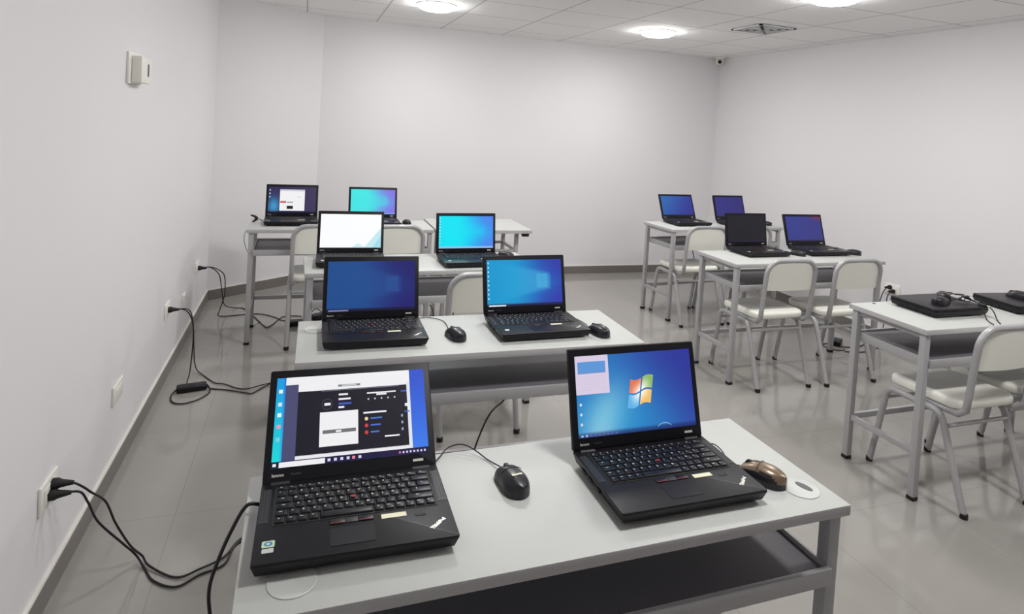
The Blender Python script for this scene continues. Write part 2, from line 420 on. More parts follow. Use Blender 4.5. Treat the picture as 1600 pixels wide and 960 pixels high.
# ------------------------------------------------------------------ chairs
def arc(cx, cy, r, a0, a1, n=6):
    return [(cx + r * math.cos(math.radians(a0 + (a1 - a0) * k / n)), cy + r * math.sin(math.radians(a0 + (a1 - a0) * k / n))) for k in range(n + 1)]
def chair_meshes():
    r = 0.0142
    # side frame in the y-z plane: front foot, up, over, rear foot
    yz = [(0.225, 0.008), (0.170, 0.325)] + arc(0.115, 0.343, 0.052, 5, 90, 6) + arc(-0.062, 0.343, 0.052, 90, 168, 6) + [(-0.228, 0.008)]
    m = MB(); m.tube([(0, a, b) for a, b in yz], r, 12); meshes['side_frame'] = m.mesh('side_frame', [M_steel], 50)
    m = MB(); m.lathe([(0.012, 0.0), (0.0155, 0.002), (0.0155, 0.020), (0.013, 0.022)], 16); meshes['chair_foot'] = m.mesh('foot_cap', [M_rub])
    # back frame: from under the seat up and over
    def side(s_):
        return [(s_ * 0.165, 0.02, 0.406), (s_ * 0.168, -0.10, 0.406), (s_ * 0.178, -0.160, 0.412), (s_ * 0.185, -0.194, 0.440), (s_ * 0.185, -0.203, 0.51), (s_ * 0.185, -0.210, 0.60), (s_ * 0.185, -0.222, 0.715)]
    top = [(0.185 - 0.085 + 0.085 * math.cos(math.radians(a)), -0.222 - 0.010 * math.sin(math.radians(a)), 0.718 + 0.085 * math.sin(math.radians(a))) for a in range(10, 91, 10)]
    path = side(1) + top + [(-x, y, z) for x, y, z in reversed(top)] + list(reversed(side(-1)))
    m = MB(); m.tube(path, 0.0145, 12); meshes['back_frame'] = m.mesh('back_frame', [M_steel], 50)
    # backrest pad
    def pad(u, v):
        x = (u - 0.5) * 2
        hw = 0.171
        zt = 0.792
        X = x * hw
        ztop = zt - (0.0 if abs(X) < 0.10 else 0.072 * (1 - math.sqrt(max(0, 1 - ((abs(X) - 0.10) / 0.0725) ** 2))))
        z = 0.618 + (ztop - 0.618) * v
        return (X, -0.212 - 0.075 * (z - 0.62) - 0.016 * (1 - x * x), z)
    m = MB(); m.grid(pad, 22, 10, 0, thick=0.012); meshes['backrest'] = m.mesh('backrest', [M_cream], 50)
    # seat
    b = MB(); b.slab(rrect(0.378, 0.345, 0.055, 6, 0, 0.004), 0.420, 0.468, 0, 0.020, 5)
    for v in b.bm.verts:
        if v.co.z > 0.455: v.co.z -= 0.008 * (1 - min(1, (v.co.x / 0.18) ** 2)) * 0.5
        if v.co.y > 0.12: v.co.z -= 0.006
    meshes['seat'] = b.mesh('seat', [M_cream], 50)
    m = MB(); m.tube([(-0.183, 0, 0), (0.183, 0, 0)], 0.009, 10); meshes['stretcher'] = m.mesh('stretcher', [M_steel], 50)
chair_meshes()
def chair(x, y, rz, label):
    t = thing('school_chair', label, 'chair', (x, y, 0), rz, 'tubular school chairs with cream seats')
    for s_ in (-1, 1):
        f = place('side_frame', meshes['side_frame'], t, (s_ * 0.195, 0, 0))
        place('foot_cap', meshes['chair_foot'], f, (0, 0.226, 0)); place('foot_cap', meshes['chair_foot'], f, (0, -0.229, 0))
    place('back_frame', meshes['back_frame'], t); place('backrest', meshes['backrest'], t); place('seat', meshes['seat'], t)
    place('stretcher', meshes['stretcher'], t, (0, -0.128, 0.345)); place('stretcher', meshes['stretcher'], t, (0, 0.163, 0.345))
    return t
chair(2.862, 3.200, 0.0, 'cream chair tucked under the left half of the middle right desk')
chair(3.380, 3.182, 0.0, 'cream chair tucked under the right half of the middle right desk')
chair(3.094, 4.348, 0.0, 'cream chair at the left half of the farthest right desk, behind the switched-off laptop')
chair(3.540, 4.360, 0.05, 'cream chair almost wholly hidden behind the laptop with the dark screen')
chair(2.876, 1.977, 0.0, 'cream chair nearest the viewer, at the desk with the closed laptops')
chair(3.345, 2.035, 0.0, 'cream chair cut off by the right edge of the photo, beside the nearest chair')
chair(0.866, 3.040, 0.0, 'cream chair whose back shows between the two laptops of the second desk')
chair(0.135, 4.352, 0.0, 'cream chair at the back left desk, nearest the left wall')
chair(0.605, 4.345, 0.0, 'cream chair at the back left desk, its back showing right of the white screen')

# ------------------------------------------------------------------ laptops
LW, LD, LT, LID = 0.349, 0.236, 0.030, 0.229
KEYS = [
 [(1.0, 'Esc')] + [(0.875, k) for k in ('F1', 'F2', 'F3', 'F4', 'F5', 'F6', 'F7', 'F8', 'F9', 'F10', 'F11', 'F12')] + [(1.15, 'Ins'), (1.15, 'Del'), (1.2, 'End')],
 [(1.0, 'º')] + [(1, c) for c in '1234567890'] + [(1, "'"), (1, '='), (2.0, '←')],
 [(1.5, 'Tab')] + [(1, c) for c in 'QWERTYUIOP'] + [(1, '['), (1, ']'), (1.5, 'Ent')],
 [(1.75, 'Caps')] + [(1, c) for c in 'ASDFGHJKLÑ'] + [(1, '{'), (2.25, '}')],
 [(1.25, 'Shift')] + [(1, c) for c in '<ZXCVBNM,.-'] + [(2.75, 'Shift')],
 [(1, 'Fn'), (1, 'Ctrl'), (1, 'Win'), (1, 'Alt'), (5.0, ''), (1, 'Alt'), (1, 'Ctrl'), (1, 'PgUp'), (1, '^'), (1, 'PgDn'), (1, '>')],
]
KX0, KX1, KY1 = -0.145, 0.149, 0.093
ROWH = [0.0140, 0.0200, 0.0200, 0.0200, 0.0200, 0.0200]
def key_list():
    y = KY1; unit = (KX1 - KX0) / 15.0
    for ri, row in enumerate(KEYS):
        tot = sum(w for w, _ in row); x = KX0; sc = (KX1 - KX0) / tot
        for w, c in row:
            yield x, x + w * sc, y - ROWH[ri], y, c, ri
            x += w * sc
        y -= ROWH[ri]
key_cache = {}
def key_mesh(w, h, c):
    k = (round(w, 4), round(h, 4), c)
    if k not in key_cache:
        m = MB(); g = 0.0011
        b = bmesh.new(); bmesh.ops.create_cube(b, size=1)
        for v in b.verts:
            top = v.co.z > 0; ins = g + (0.0016 if top else 0)
            v.co = (v.co.x * (w - 2 * ins), v.co.y * (h - 2 * ins), 0.0032 if top else 0.0002)
        bmesh.ops.bevel(b, geom=[e for e in b.edges], offset=0.0007, segments=2, profile=0.5, affect='EDGES')
        m._add(b, 0, None)
        if c and c not in ('←',):
            big = len(c) == 1
            m.text(c, 0.0062 if big else 0.0034, Matrix.Translation((-w * 0.18 if big else -w * .08, h * 0.12, 0.00335)), 1, bold=0.0001)
        key_cache[k] = m.mesh('key', [M_key, M_leg])
    return key_cache[k]
def laptop_meshes():
    # base with slightly tapered underside
    b = bmesh.new(); bmesh.ops.create_cube(b, size=1)
    for v in b.verts:
        lo = v.co.z < 0; k = 0.007 if lo else 0
        v.co = (v.co.x * (LW - 2 * k), v.co.y * (LD - 2 * k), 0.005 if lo else LT - 0.0035)
    bmesh.ops.bevel(b, geom=list(b.edges), offset=0.003, segments=3, profile=0.5, affect='EDGES')
    m = MB(); m._add(b, 0, None)
    b2 = bmesh.new()
    m.slab(rrect(LW, LD, 0.005, 4), LT - 0.0075, LT, 0, 0.0018, 2)
    for sx in (-1, 1):       # rubber feet
        for sy in (-1, 1): m.lathe([(0.008, 0), (0.008, 0.006)], 14, 1, Matrix.Translation((sx * 0.145, sy * 0.09, 0)))
    # optical drive seam, lid latch notch, ports
    m.box(0.09, 0.102, -LD / 2 - 0.0004, -LD / 2 + 0.002, 0.0235, 0.0275, 1)
    m.box(LW / 2 - 0.002, LW / 2 + 0.0004, -0.06, 0.07, 0.010, 0.020, 1)
    for yy in (-0.02, 0.02, 0.05): m.box(-LW / 2 - 0.0004, -LW / 2 + 0.002, yy, yy + 0.014, 0.012, 0.018, 1)
    meshes['base'] = m.mesh('base', [M_lap, M_rub])
    # keyboard well with speaker strips
    m = MB(); m.box(KX0 - 0.003, KX1 + 0.003, KY1 - sum(ROWH) - 0.003, KY1 + 0.003, LT - 0.002, LT + 0.0006, 0)
    meshes['key_well'] = m.mesh('keyboard', [M_gapdark])
    m = MB(); m.box(KX0 - 0.003, KX1 + 0.003, KY1 - sum(ROWH) - 0.003, KY1 + 0.003, LT - 0.002, LT + 0.0006, 0)
    me_keys = []
    for x0, x1, y0, y1, c, ri in key_list():
        km = key_mesh(x1 - x0, y1 - y0, c)
        tmp = bmesh.new(); tmp.from_mesh(km); bmesh.ops.transform(tmp, matrix=Matrix.Translation(((x0 + x1) / 2, (y0 + y1) / 2, LT)), verts=tmp.verts)
        for f in tmp.faces: f.material_index += 1
        mm = bpy.data.meshes.new('tmp'); tmp.to_mesh(mm); tmp.free(); m.bm.from_mesh(mm); bpy.data.meshes.remove(mm)
    meshes['keyboard_all'] = m.mesh('keyboard', [M_gapdark, M_key, M_leg])
    m = MB(); m.box(-0.0085, 0.0085, -0.052, 0.050, LT - 0.001, LT + 0.0004, 0)
    for k in range(3):
        for j in range(22): m.box(-0.006 + k * 0.006 - .001, -0.006 + k * 0.006 + .001, -0.043 + j * 0.0042 - .001, -0.043 + j * 0.0042 + .001, LT + 0.0003, LT + 0.0006, 1)
    meshes['speaker'] = m.mesh('speaker_grille', [M_grill, M_gapdark])
    m = MB(); m.lathe([(0.0032, LT + .001), (0.0032, LT + .0045), (0.0042, LT + .0052), (0.0042, LT + .0062), (0.002, LT + .0068)], 14); meshes['nub'] = m.mesh('pointing_stick', [M_red])
    m = MB(); m.slab(rrect(0.078, 0.046, 0.004, 4), LT - 0.0005, LT + 0.0007, 0, 0.0002, 1); meshes['touchpad'] = m.mesh('touchpad', [M_bez])
    m = MB()
    m.box(-0.039, -0.012, -0.007, 0.007, LT - 0.0005, LT + 0.0018, 0, 0.0006); m.box(-0.011, 0.011, -0.007, 0.007, LT - 0.0005, LT + 0.0015, 2, 0.0006); m.box(0.012, 0.039, -0.007, 0.007, LT - 0.0005, LT + 0.0018, 0, 0.0006)
    m.box(-0.037, -0.013, -0.0058, -0.0044, LT + 0.0016, LT + 0.0020, 1); m.box(0.013, 0.037, -0.0058, -0.0044, LT + 0.0016, LT + 0.0020, 1)
    meshes['buttons'] = m.mesh('pointer_buttons', [M_key, M_red, M_grill])
    m = MB(); m.box(-0.0095, 0.0095, -0.0035, 0.0035, LT - .0003, LT + 0.0005, 0); m.box(-0.0075, 0.006, -0.0014, 0.0014, LT + .0004, LT + 0.0007, 1); meshes['finger'] = m.mesh('fingerprint_reader', [M_gapdark, M_grill])
    m = MB(); m.text('ThinkPad', 0.0098, Matrix.Translation((0, 0, LT + 0.0004)), 0, bold=0.0008); meshes['palm_logo'] = m.mesh('palm_logo', [M_silver])
    m = MB(); m.box(-0.023, 0.023, -0.0062, 0.0062, LT + 0.0001, LT + 0.0006, 0); meshes['asset'] = m.mesh('asset_sticker', [M_yel])
    m = MB(); m.slab(rrect(0.021, 0.017, 0.003), LT + .0001, LT + 0.0005, 0); m.slab([(0.0068 * math.cos(a), 0.0058 * math.sin(a) + 0.0005) for a in [2 * PI * k / 20 for k in range(20)]], LT + .0005, LT + 0.0006, 1)
    m.slab([(0.0035 * math.cos(a), 0.003 * math.sin(a) + 0.0005) for a in [2 * PI * k / 20 for k in range(20)]], LT + .0006, LT + 0.0007, 2)
    m.slab(rrect(0.019, 0.011, 0.002, 4, 0, -0.0165), LT + .0001, LT + 0.0005, 3)
    meshes['stickers'] = m.mesh('maker_stickers', [M_green, M_bluest, M_green, M_cap])
    m = MB(); m.slab(rrect(0.016, 0.012, 0.002), LT + .0001, LT + 0.0005, 0); meshes['sticker1'] = m.mesh('maker_sticker', [M_white])
    m = MB(); m.tube([(-0.018, LD / 2 - 0.008, LT - 0.004), (0.018, LD / 2 - 0.008, LT - 0.004)], 0.0062, 14)
    meshes['hinges'] = m.mesh('hinge', [M_grill])
    # lid in hinge space: face at y = 0 looking to -y
    m = MB()
    Tl = Matrix.Rotation(PI / 2, 4, 'X')           # slab z -> -y ; flip to +y
    b = MB(); b.slab(rrect(LW, LID - 0.004, 0.0045, 4, 0, (LID + 0.004) / 2), -0.014, 0.0, 0, 0.003, 3, T=Tl)
    meshes['lid'] = b.mesh('lid', [M_bez])
    m = MB(); m.text('lenovo', 0.0085, Matrix.Translation((-0.146, -0.0004, 0.0175)) @ Tl, 0, bold=0.0002); m.text('ThinkPad', 0.0052, Matrix.Translation((-0.112, -0.0004, 0.0175)) @ Tl, 1)
    meshes['bezel_logo'] = m.mesh('bezel_badge', [M_silver, M_slot])
    m = MB(); m.box(0.125, 0.147, -0.0005, 0, 0.0155, 0.0205, 0); meshes['bezel_light'] = m.mesh('status_strip', [M_silver])
    # closed
    m = MB(); m.slab(rrect(LW, LD, 0.010, 5), LT + 0.0005, LT + 0.012, 0, 0.003, 3); meshes['lid_closed'] = m.mesh('lid', [M_lap])
laptop_meshes()

SX, SZ0, SZ1 = 0.160, 0.031, 0.2115
def smooth(a, b, x):
    t = max(0, min(1, (x - a) / (b - a))); return t * t * (3 - 2 * t)
def mixc(a, b, t): return tuple(a[i] * (1 - t) + b[i] * t for i in range(3))
def screen_mesh(bg, pieces=(), nu=48, nv=28):
    """bg(u,v)->rgb 0-255, v from the top; pieces: (polygon of (u,v), rgb, layer)"""
    verts = []; faces = []; cols = []
    def P(u, v, k=0): return (-SX + 2 * SX * u, -0.0004 - 0.00012 * k, SZ1 - (SZ1 - SZ0) * v)
    for j in range(nv + 1):
        for i in range(nu + 1): verts.append(P(i / nu, j / nv)); cols.append(bg(i / nu, j / nv))
    for j in range(nv):
        for i in range(nu):
            a = j * (nu + 1) + i; faces.append((a, a + nu + 1, a + nu + 2, a + 1))
    for poly, c, k in pieces:
        n = len(verts)
        for q, (u, v) in enumerate(poly): verts.append(P(u, v, k)); cols.append(c[q] if isinstance(c, list) else c)
        area = sum(poly[i][0] * poly[(i + 1) % len(poly)][1] - poly[(i + 1) % len(poly)][0] * poly[i][1] for i in range(len(poly)))
        idx = list(range(n, n + len(poly)))
        faces.append(tuple(idx if area < 0 else idx[::-1]))
    me = bpy.data.meshes.new('screen'); me.from_pydata(verts, [], faces); me.materials.append(M_lcd)
    at = me.color_attributes.new('picture', 'FLOAT_COLOR', 'POINT')
    for i, c in enumerate(cols): at.data[i].color = (*lin([max(0, min(255, v)) for v in c]), 1)
    return me
def R(u0, v0, u1, v1, c, k=1): return ([(u0, v0), (u0, v1), (u1, v1), (u1, v0)], c, k)
def circ(u, v, r, c, k=1, n=16): return ([(u + r * math.cos(2 * PI * i / n), v + r * 1.8 * math.sin(2 * PI * i / n)) for i in range(n)], c, k)

def scr_browser():
    W = (238, 238, 240); p = []
    bg = lambda u, v: (20, 150 + 70 * v, 225 - 10 * v) if u < 0.06 else (mixc((40, 75, 200), (60, 125, 235), v))
    p.append(R(0.058, 0.0, 0.895, 0.19, W)); p.append(R(0.058, 0.09, 0.14, 0.935, (72, 74, 112), 2))
    p.append(R(0.14, 0.18, 0.872, 0.90, (22, 20, 32), 2)); p.append(R(0.872, 0.15, 0.895, 0.93, (225, 228, 235), 3))
    p.append(R(0.14, 0.895, 0.895, 0.935, (232, 232, 236), 2)); p.append(R(0, 0.935, 1, 1, (24, 16, 60), 3))
    p.append(R(0.045, 0.945, 0.325, 1.0, W, 4)); p.append(R(0.008, 0.955, 0.028, 0.985, W, 4))
    for i, u in enumerate((0.35, 0.39, 0.43, 0.47, 0.505, 0.545)): p.append(R(u - .009, 0.955, u + .009, 0.985, (240, 130, 150) if i == 4 else (215, 215, 235), 4))
    for i in range(8): p.append(R(0.80 + i * .024, 0.960, 0.812 + i * .024, 0.982, (230, 120, 180) if i < 1 else (210, 210, 240), 4))
    p.append(R(0.40, 0.125, 0.55, 0.150, (120, 122, 130), 3)); p.append(R(0.425, 0.130, 0.525, 0.145, (200, 202, 206), 4))
    p.append(R(0.29, 0.185, 0.82, 0.195, (110, 110, 130), 3))
    p += [circ(0.33, 0.35, 0.036, (70, 70, 85), 3), circ(0.33, 0.35, 0.032, (22, 20, 32), 4), R(0.312, 0.335, 0.352, 0.365, W, 5)]
    for u0, u1, v, c in ((.405, .467, .245, W), (.405, .485, .30, W), (.405, .49, .355, (60, 90, 200)), (.405, .443, .395, W)): p.append(R(u0, v - .011, u1, v + .011, c, 3))
    p += [R(.595, .245, .795, .262, W, 3), R(.66, .265, .73, .285, W, 3)]
    for i in range(5): p.append(R(.60 + .045 * i, .315, .61 + .045 * i, .335, (200, 200, 215), 3))
    p += [R(.83, .25, .872, .268, (60, 90, 200), 3), R(.855, .41, .885, .445, W, 4), R(.875, .455, .89, .49, W, 4), R(.85, .50, .885, .515, (60, 90, 200), 4)]
    p += [R(.285, .44, .535, .825, W, 3), R(.305, .645, .52, .685, (110, 110, 112), 4), R(.39, .655, .425, .677, W, 5)]
    p += [R(.57, .475, .725, .495, W, 3)]
    for i, c in enumerate(((235, 215, 160), (205, 60, 60), (205, 60, 60))):
        v = .555 + .078 * i
        p += [circ(.59, v, .012, c, 3), R(.617, v - .010, .695 - .01 * i, v + .008, (70, 110, 210), 3), R(.825, v - .018, .838, v + .012, (150, 160, 190), 3)]
    p += [R(.71, .765, .81, .782, W, 3)]
    for v, c in ((.16, (235, 235, 240)), (.31, (200, 230, 235)), (.43, (235, 240, 245)), (.56, (240, 150, 175)), (.70, (120, 205, 220))): p.append(R(.016, v - .022, .040, v + .022, c, 2))
    return screen_mesh(bg, p)
def scr_w7():
    def bg(u, v):
        c = mixc((38, 120, 190), (42, 52, 150), smooth(0.25, 0.98, u * 0.85 + (0.55 - v) * 0.35))
        g = math.exp(-(((u - 0.22 - 0.20 * (0.8 - v)) / 0.16) ** 2 + ((v - 0.84) / 0.38) ** 2)); c = mixc(c, (196, 220, 230), 0.95 * g)
        g2 = math.exp(-(((u - 0.3) / 0.35) ** 2 + ((v - 0.8) / 0.35) ** 2)); c = mixc(c, (40, 160, 210), 0.5 * g2)
        return mixc(c, (20, 22, 80), 0.75 * smooth(0.955, 0.97, v))
    p = [R(0, 0, .275, .48, (215, 203, 226)), R(.02, .075, .25, .215, (92, 150, 215), 2), R(.02, .215, .25, .225, (150, 140, 190), 2)]
    for i in range(6): p.append(R(.02, .26 + .033 * i, .25, .262 + .033 * i, (190, 176, 205), 2))
    # four-pane waving flag
    cu, cv = 0.535, 0.50
    def wave(x): return 0.045 * math.sin(x * 3.1)
    def pane(x0, x1, y0, y1, c):
        N = 6
        sh = lambda x, y: (cu + (x * 0.105 + y * -0.022), cv + (y * 0.185 - wave(x) * 0.55 - x * 0.012))
        cl = lambda x, y: mixc((252, 250, 240), c, smooth(0.05, 1.05, math.hypot(x, y)))
        for a in range(N):
            for b in range(N):
                xa, xb = x0 + (x1 - x0) * a / N, x0 + (x1 - x0) * (a + 1) / N
                ya, yb = y0 + (y1 - y0) * b / N, y0 + (y1 - y0) * (b + 1) / N
                cs = ((xa, ya), (xb, ya), (xb, yb), (xa, yb))
                p.append(([sh(*q) for q in cs], [cl(*q) for q in cs], 3))
    pane(-0.95, -0.06, -0.95, -0.06, (228, 120, 84)); pane(0.06, 0.95, -0.95, -0.06, (140, 182, 104))
    pane(-0.95, -0.06, 0.06, 0.95, (96, 178, 232)); pane(0.06, 0.95, 0.06, 0.95, (240, 190, 104))
    sw = [(.66 + .12 * i / 10, .955 - .035 * math.sin(PI * i / 10)) for i in range(11)]
    p.append((sw + [(u, v + .008) for u, v in reversed(sw)], (150, 190, 225), 2))
    for i in range(9): p.append(R(.02 + .035 * i, .968, .038 + .035 * i, .988, (190, 195, 220) if i in (0, 1) else (90, 100, 170), 2))
    for i in range(3): p.append(circ(.03, .60 + .12 * i, .010, (200, 215, 235), 2))
    return screen_mesh(bg, p)
def scr_w10(base, dark, beam, glow=0.5, search=(205, 215, 230), icons=False, task=(30, 30, 70)):
    def bg(u, v):
        c = mixc(base, dark, smooth(0.25, 1.0, u * 0.8 + abs(v - 0.5) * 0.45 * smooth(.2, .9, u)))
        du = max(0, (0.82 - u)); half = 0.17 + 0.36 * du
        in_ = smooth(half + .05, half - .05, abs(v - 0.47)) * smooth(0.86, 0.82, u)
        c = mixc(c, beam, glow * in_ * smooth(0.0, 0.8, u))
        return mixc(c, task, smooth(0.955, 0.965, v))
    p = []
    if search: p.append(R(.02, .965, .24, .995, search))
    if glow > 0.3:
        for u0 in (.655, .730):
            for v0 in (.315, .470): p.append(R(u0, v0, u0 + .072, v0 + .150, mixc(bg(u0 + .036, v0 + .07), beam, 0.45)))
    if icons:
        for i in range(9): p.append(R(.012, .05 + .095 * i, .028, .085 + .095 * i, (205, 225, 240)))
    return screen_mesh(bg, p)
def scr_white():
    def bg(u, v):
        return (250, 251, 252) if v < .97 else (235, 238, 240)
    return screen_mesh(bg, [([(.72, 1), (1.0, .40), (1.0, 1)], (196, 232, 238), 1), ([(.86, 1), (1.0, .62), (1.0, 1)], (160, 220, 232), 2), ([(.52, 1), (.62, .86), (.74, 1)], (205, 235, 238), 2)])
def scr_dialog():
    def bg(u, v):
        c = mixc((44, 36, 78), (60, 52, 88), u); g = math.exp(-(((u - .12) / .13) ** 2 + ((v - .75) / .35) ** 2)); c = mixc(c, (60, 170, 220), .85 * g)
        return mixc(c, (30, 26, 66), smooth(.94, .96, v))
    p = [R(.24, .10, .76, .93, (240, 240, 242)), R(.24, .10, .76, .17, (205, 208, 218), 2), R(.25, .55, .37, .63, (225, 90, 90), 2), R(.35, .55, .37, .63, (60, 60, 150), 3), R(.39, .58, .52, .62, (140, 140, 145), 2), R(.39, .74, .52, .86, (20, 20, 24), 2), R(.60, .38, .68, .40, (190, 190, 195), 2)]
    for i in range(3): p.append(R(.02, .10 + .13 * i, .045, .16 + .13 * i, (180, 200, 225)))
    return screen_mesh(bg, p)
def scr_plain(a, b, c=None):
    def bg(u, v):
        q = mixc(a, b, smooth(0, 1, u * .7 + v * .3))
        if c: q = mixc(q, c, smooth(.55, 1.0, u) * smooth(.25, .0, v))
        return mixc(q, (22, 20, 48), smooth(.95, .965, v))
    return screen_mesh(bg)

def laptop(x, y, rz, th, screen, label, detail=False, big_stick=True, closed=False, sc=1.0):
    t = thing('laptop', label, 'laptop', (x, y, DH + 0.002), rz, 'black laptops on the desks')
    t.scale = (sc, sc, sc)
    place('base', meshes['base'], t)
    if closed:
        place('lid', meshes['lid_closed'], t); return t
    if detail:
        kb = place('keyboard', meshes['key_well'], t)
        for x0, x1, y0, y1, c, ri in key_list(): place('key', key_mesh(x1 - x0, y1 - y0, c), kb, ((x0 + x1) / 2, (y0 + y1) / 2, LT + 0.0006))
    else:
        place('keyboard', meshes['keyboard_all'], t)
    for s_ in (-1, 1): place('speaker_grille', meshes['speaker'], t, (s_ * 0.1625 - 0.0005 + (0.001 if s_ > 0 else 0), 0.040, 0))
    place('pointing_stick', meshes['nub'], t, (-0.004, 0.0290, 0))
    place('touchpad', meshes['touchpad'], t, (-0.010, -0.076, 0))
    place('pointer_buttons', meshes['buttons'], t, (-0.010, -0.0345, 0))
    place('fingerprint_reader', meshes['finger'], t, (0.114, -0.046, 0))
    place('palm_logo', meshes['palm_logo'], t, (0.142, -0.078, 0), (0, 0, 0.72))
    place('asset_sticker', meshes['asset'], t, (0.066, -0.038, 0))
    if detail and big_stick: place('maker_stickers', meshes['stickers'], t, (-0.150, -0.070, 0))
    elif big_stick: place('maker_sticker', meshes['sticker1'], t, (-0.142, -0.072, 0))
    for s_ in (-1, 1): place('hinge', meshes['hinges'], t, (s_ * 0.140, 0, 0))
    lid = place('lid', meshes['lid'], t, (0, LD / 2 - 0.008, LT - 0.004), (-th, 0, 0))
    s = place('screen', screen, lid)
    place('bezel_badge', meshes['bezel_logo'], lid); place('status_strip', meshes['bezel_light'], lid)
    return t
laptop(0.122, 1.157, -0.014, 0.735, scr_browser(), 'open black laptop at front left, showing a dark web page in a browser window', True, sc=1.004)
laptop(0.790, 1.139, 0.004, 0.291, scr_w7(), 'open black laptop at front right, blue wallpaper with a four-coloured flag logo', True, big_stick=False)
laptop(0.256, 2.153, -0.014, 0.300, scr_w10((27, 74, 138), (32, 28, 104), (42, 86, 152), 0.35, (120, 120, 170), task=(20, 18, 46)), 'open laptop with dim dark blue screen, left on the second desk', big_stick=False)
laptop(0.861, 2.140, 0.011, 0.275, scr_w10((20, 150, 205), (48, 58, 168), (80, 185, 225), 0.5, (215, 225, 235), True), 'open laptop with teal to blue screen, right on the second desk')
laptop(0.250, 3.265, -0.037, 0.270, scr_white(), 'open laptop with an almost entirely white screen, left on the third desk')
laptop(0.893, 3.229, 0.029, 0.161, scr_w10((0, 226, 242), (76, 130, 236), (20, 225, 250), 0.2, None, True, task=(150, 190, 235)), 'open laptop with bright cyan screen, right on the third desk')
laptop(-0.071, 4.466, 0.016, 0.157, scr_dialog(), 'open laptop showing a white dialog window, on the back left desk by the wall')
laptop(0.490, 4.429, 0.012, 0.216, scr_w10((60, 226, 226), (130, 110, 226), (60, 235, 230), 0.3, None, task=(120, 160, 225)), 'open laptop with turquoise to violet screen, right on the back left desk')
laptop(3.171, 4.520, 0.03, 0.420, scr_plain((40, 100, 172), (42, 44, 136)), 'open laptop with medium blue screen, left on the farthest right desk')
laptop(3.696, 4.480, 0.085, 0.308, scr_plain((44, 44, 124), (42, 38, 112)), 'open laptop with indigo screen, right on the farthest right desk')
laptop(2.939, 3.363, 0.025, 0.153, scr_plain((14, 13, 20), (16, 14, 22)), 'open laptop with switched-off black screen, left on the middle right desk')
laptop(3.466, 3.367, 0.003, 0.308, scr_plain((46, 56, 134), (50, 50, 124), (120, 40, 80)), 'open laptop with dull blue screen, right on the middle right desk')
laptop(2.945, 2.118, 0.006, 0, None, 'closed black laptop with two mice lying on it, left on the right edge desk', closed=True)
laptop(3.484, 2.085, -0.09, 0, None, 'closed black laptop cut off by the right edge of the photo', closed=True)

# ------------------------------------------------------------------ mice
def mouse_shell(L=0.106, W=0.062, Hm=0.036, n=22, k=20):
    b = bmesh.new(); rings = []
    for i in range(n + 1):
        s_ = -math.cos(PI * i / n); y = s_ * L / 2
        w = W / 2 * max(0.02, (1 - abs(s_) ** 3.0)) ** 0.5 * (1 - 0.10 * math.exp(-((s_ - 0.15) / 0.35) ** 2))
        h = Hm * max(0.03, 1 - abs((s_ + 0.18) / 1.20) ** 2.3) ** 0.62 * (1.0 if s_ < 0.98 else 0.9)
        ring = []
        for j in range(k + 1):
            a = PI * j / k; c, s2 = math.cos(a), math.sin(a)
            ring.append(b.verts.new((w * math.copysign(abs(c) ** 0.75, c), y, 0.0015 + h * s2 ** 0.72)))
        rings.append(ring)
    for i in range(n):
        for j in range(k): b.faces.new((rings[i][j], rings[i][j + 1], rings[i + 1][j + 1], rings[i + 1][j]))
        b.faces.new((rings[i][0], rings[i + 1][0], rings[i + 1][k], rings[i][k]))
    b.faces.new(rings[0]); b.faces.new(rings[-1][::-1])
    bmesh.ops.recalc_face_normals(b, faces=b.faces)
    return b
def mtop(y, L=0.106, Hm=0.036):
    s_ = y / (L / 2); return 0.0015 + Hm * max(0.03, 1 - abs((s_ + 0.18) / 1.20) ** 2.3) ** 0.62
def mouse_meshes():
    m = MB(); m._add(mouse_shell(), 0, None); meshes['m_shell'] = m.mesh('shell', [M_mouse], 60)
    m = MB(); m._add(mouse_shell(), 0, None)
    m.bm.normal_update()
    for f in m.bm.faces:
        c = f.calc_center_median()
        if abs(c.x) > 0.023 or c.z < 0.014: f.material_index = 1
    meshes['m_shell_bronze'] = m.mesh('shell', [M_bronze, M_mouse], 60)
    m = MB(); m.tube([(0, y, mtop(y) + 0.0001) for y in [0.008 + 0.004 * k for k in range(10)]], 0.0008, 6); m.tube([(x, 0.006, mtop(0.006) * (1 - (abs(x) / 0.031) ** 3) ** .35 + .0002) for x in [-0.024 + 0.004 * k for k in range(13)]], 0.0007, 6)
    meshes['m_seam'] = m.mesh('button_seam', [M_gapdark])
    m = MB(); m.lathe([(0.006, -0.0035), (0.0095, -0.003), (0.0095, 0.003), (0.006, 0.0035)], 20, T=Matrix.Translation((0, 0.030, mtop(0.03) - 0.0055)) @ Matrix.Rotation(PI / 2, 4, 'Y'))
    meshes['m_wheel'] = m.mesh('scroll_wheel', [M_grill])
    m = MB(); z = mtop(-0.022); m.text('lenovo', 0.0085, Matrix.Translation((0, -0.022, z + 0.0013)) @ Matrix.Rotation(0.12, 4, 'X'), 0, bold=0.0006); meshes['m_logo'] = m.mesh('printed_badge', [M_yel])
mouse_meshes()
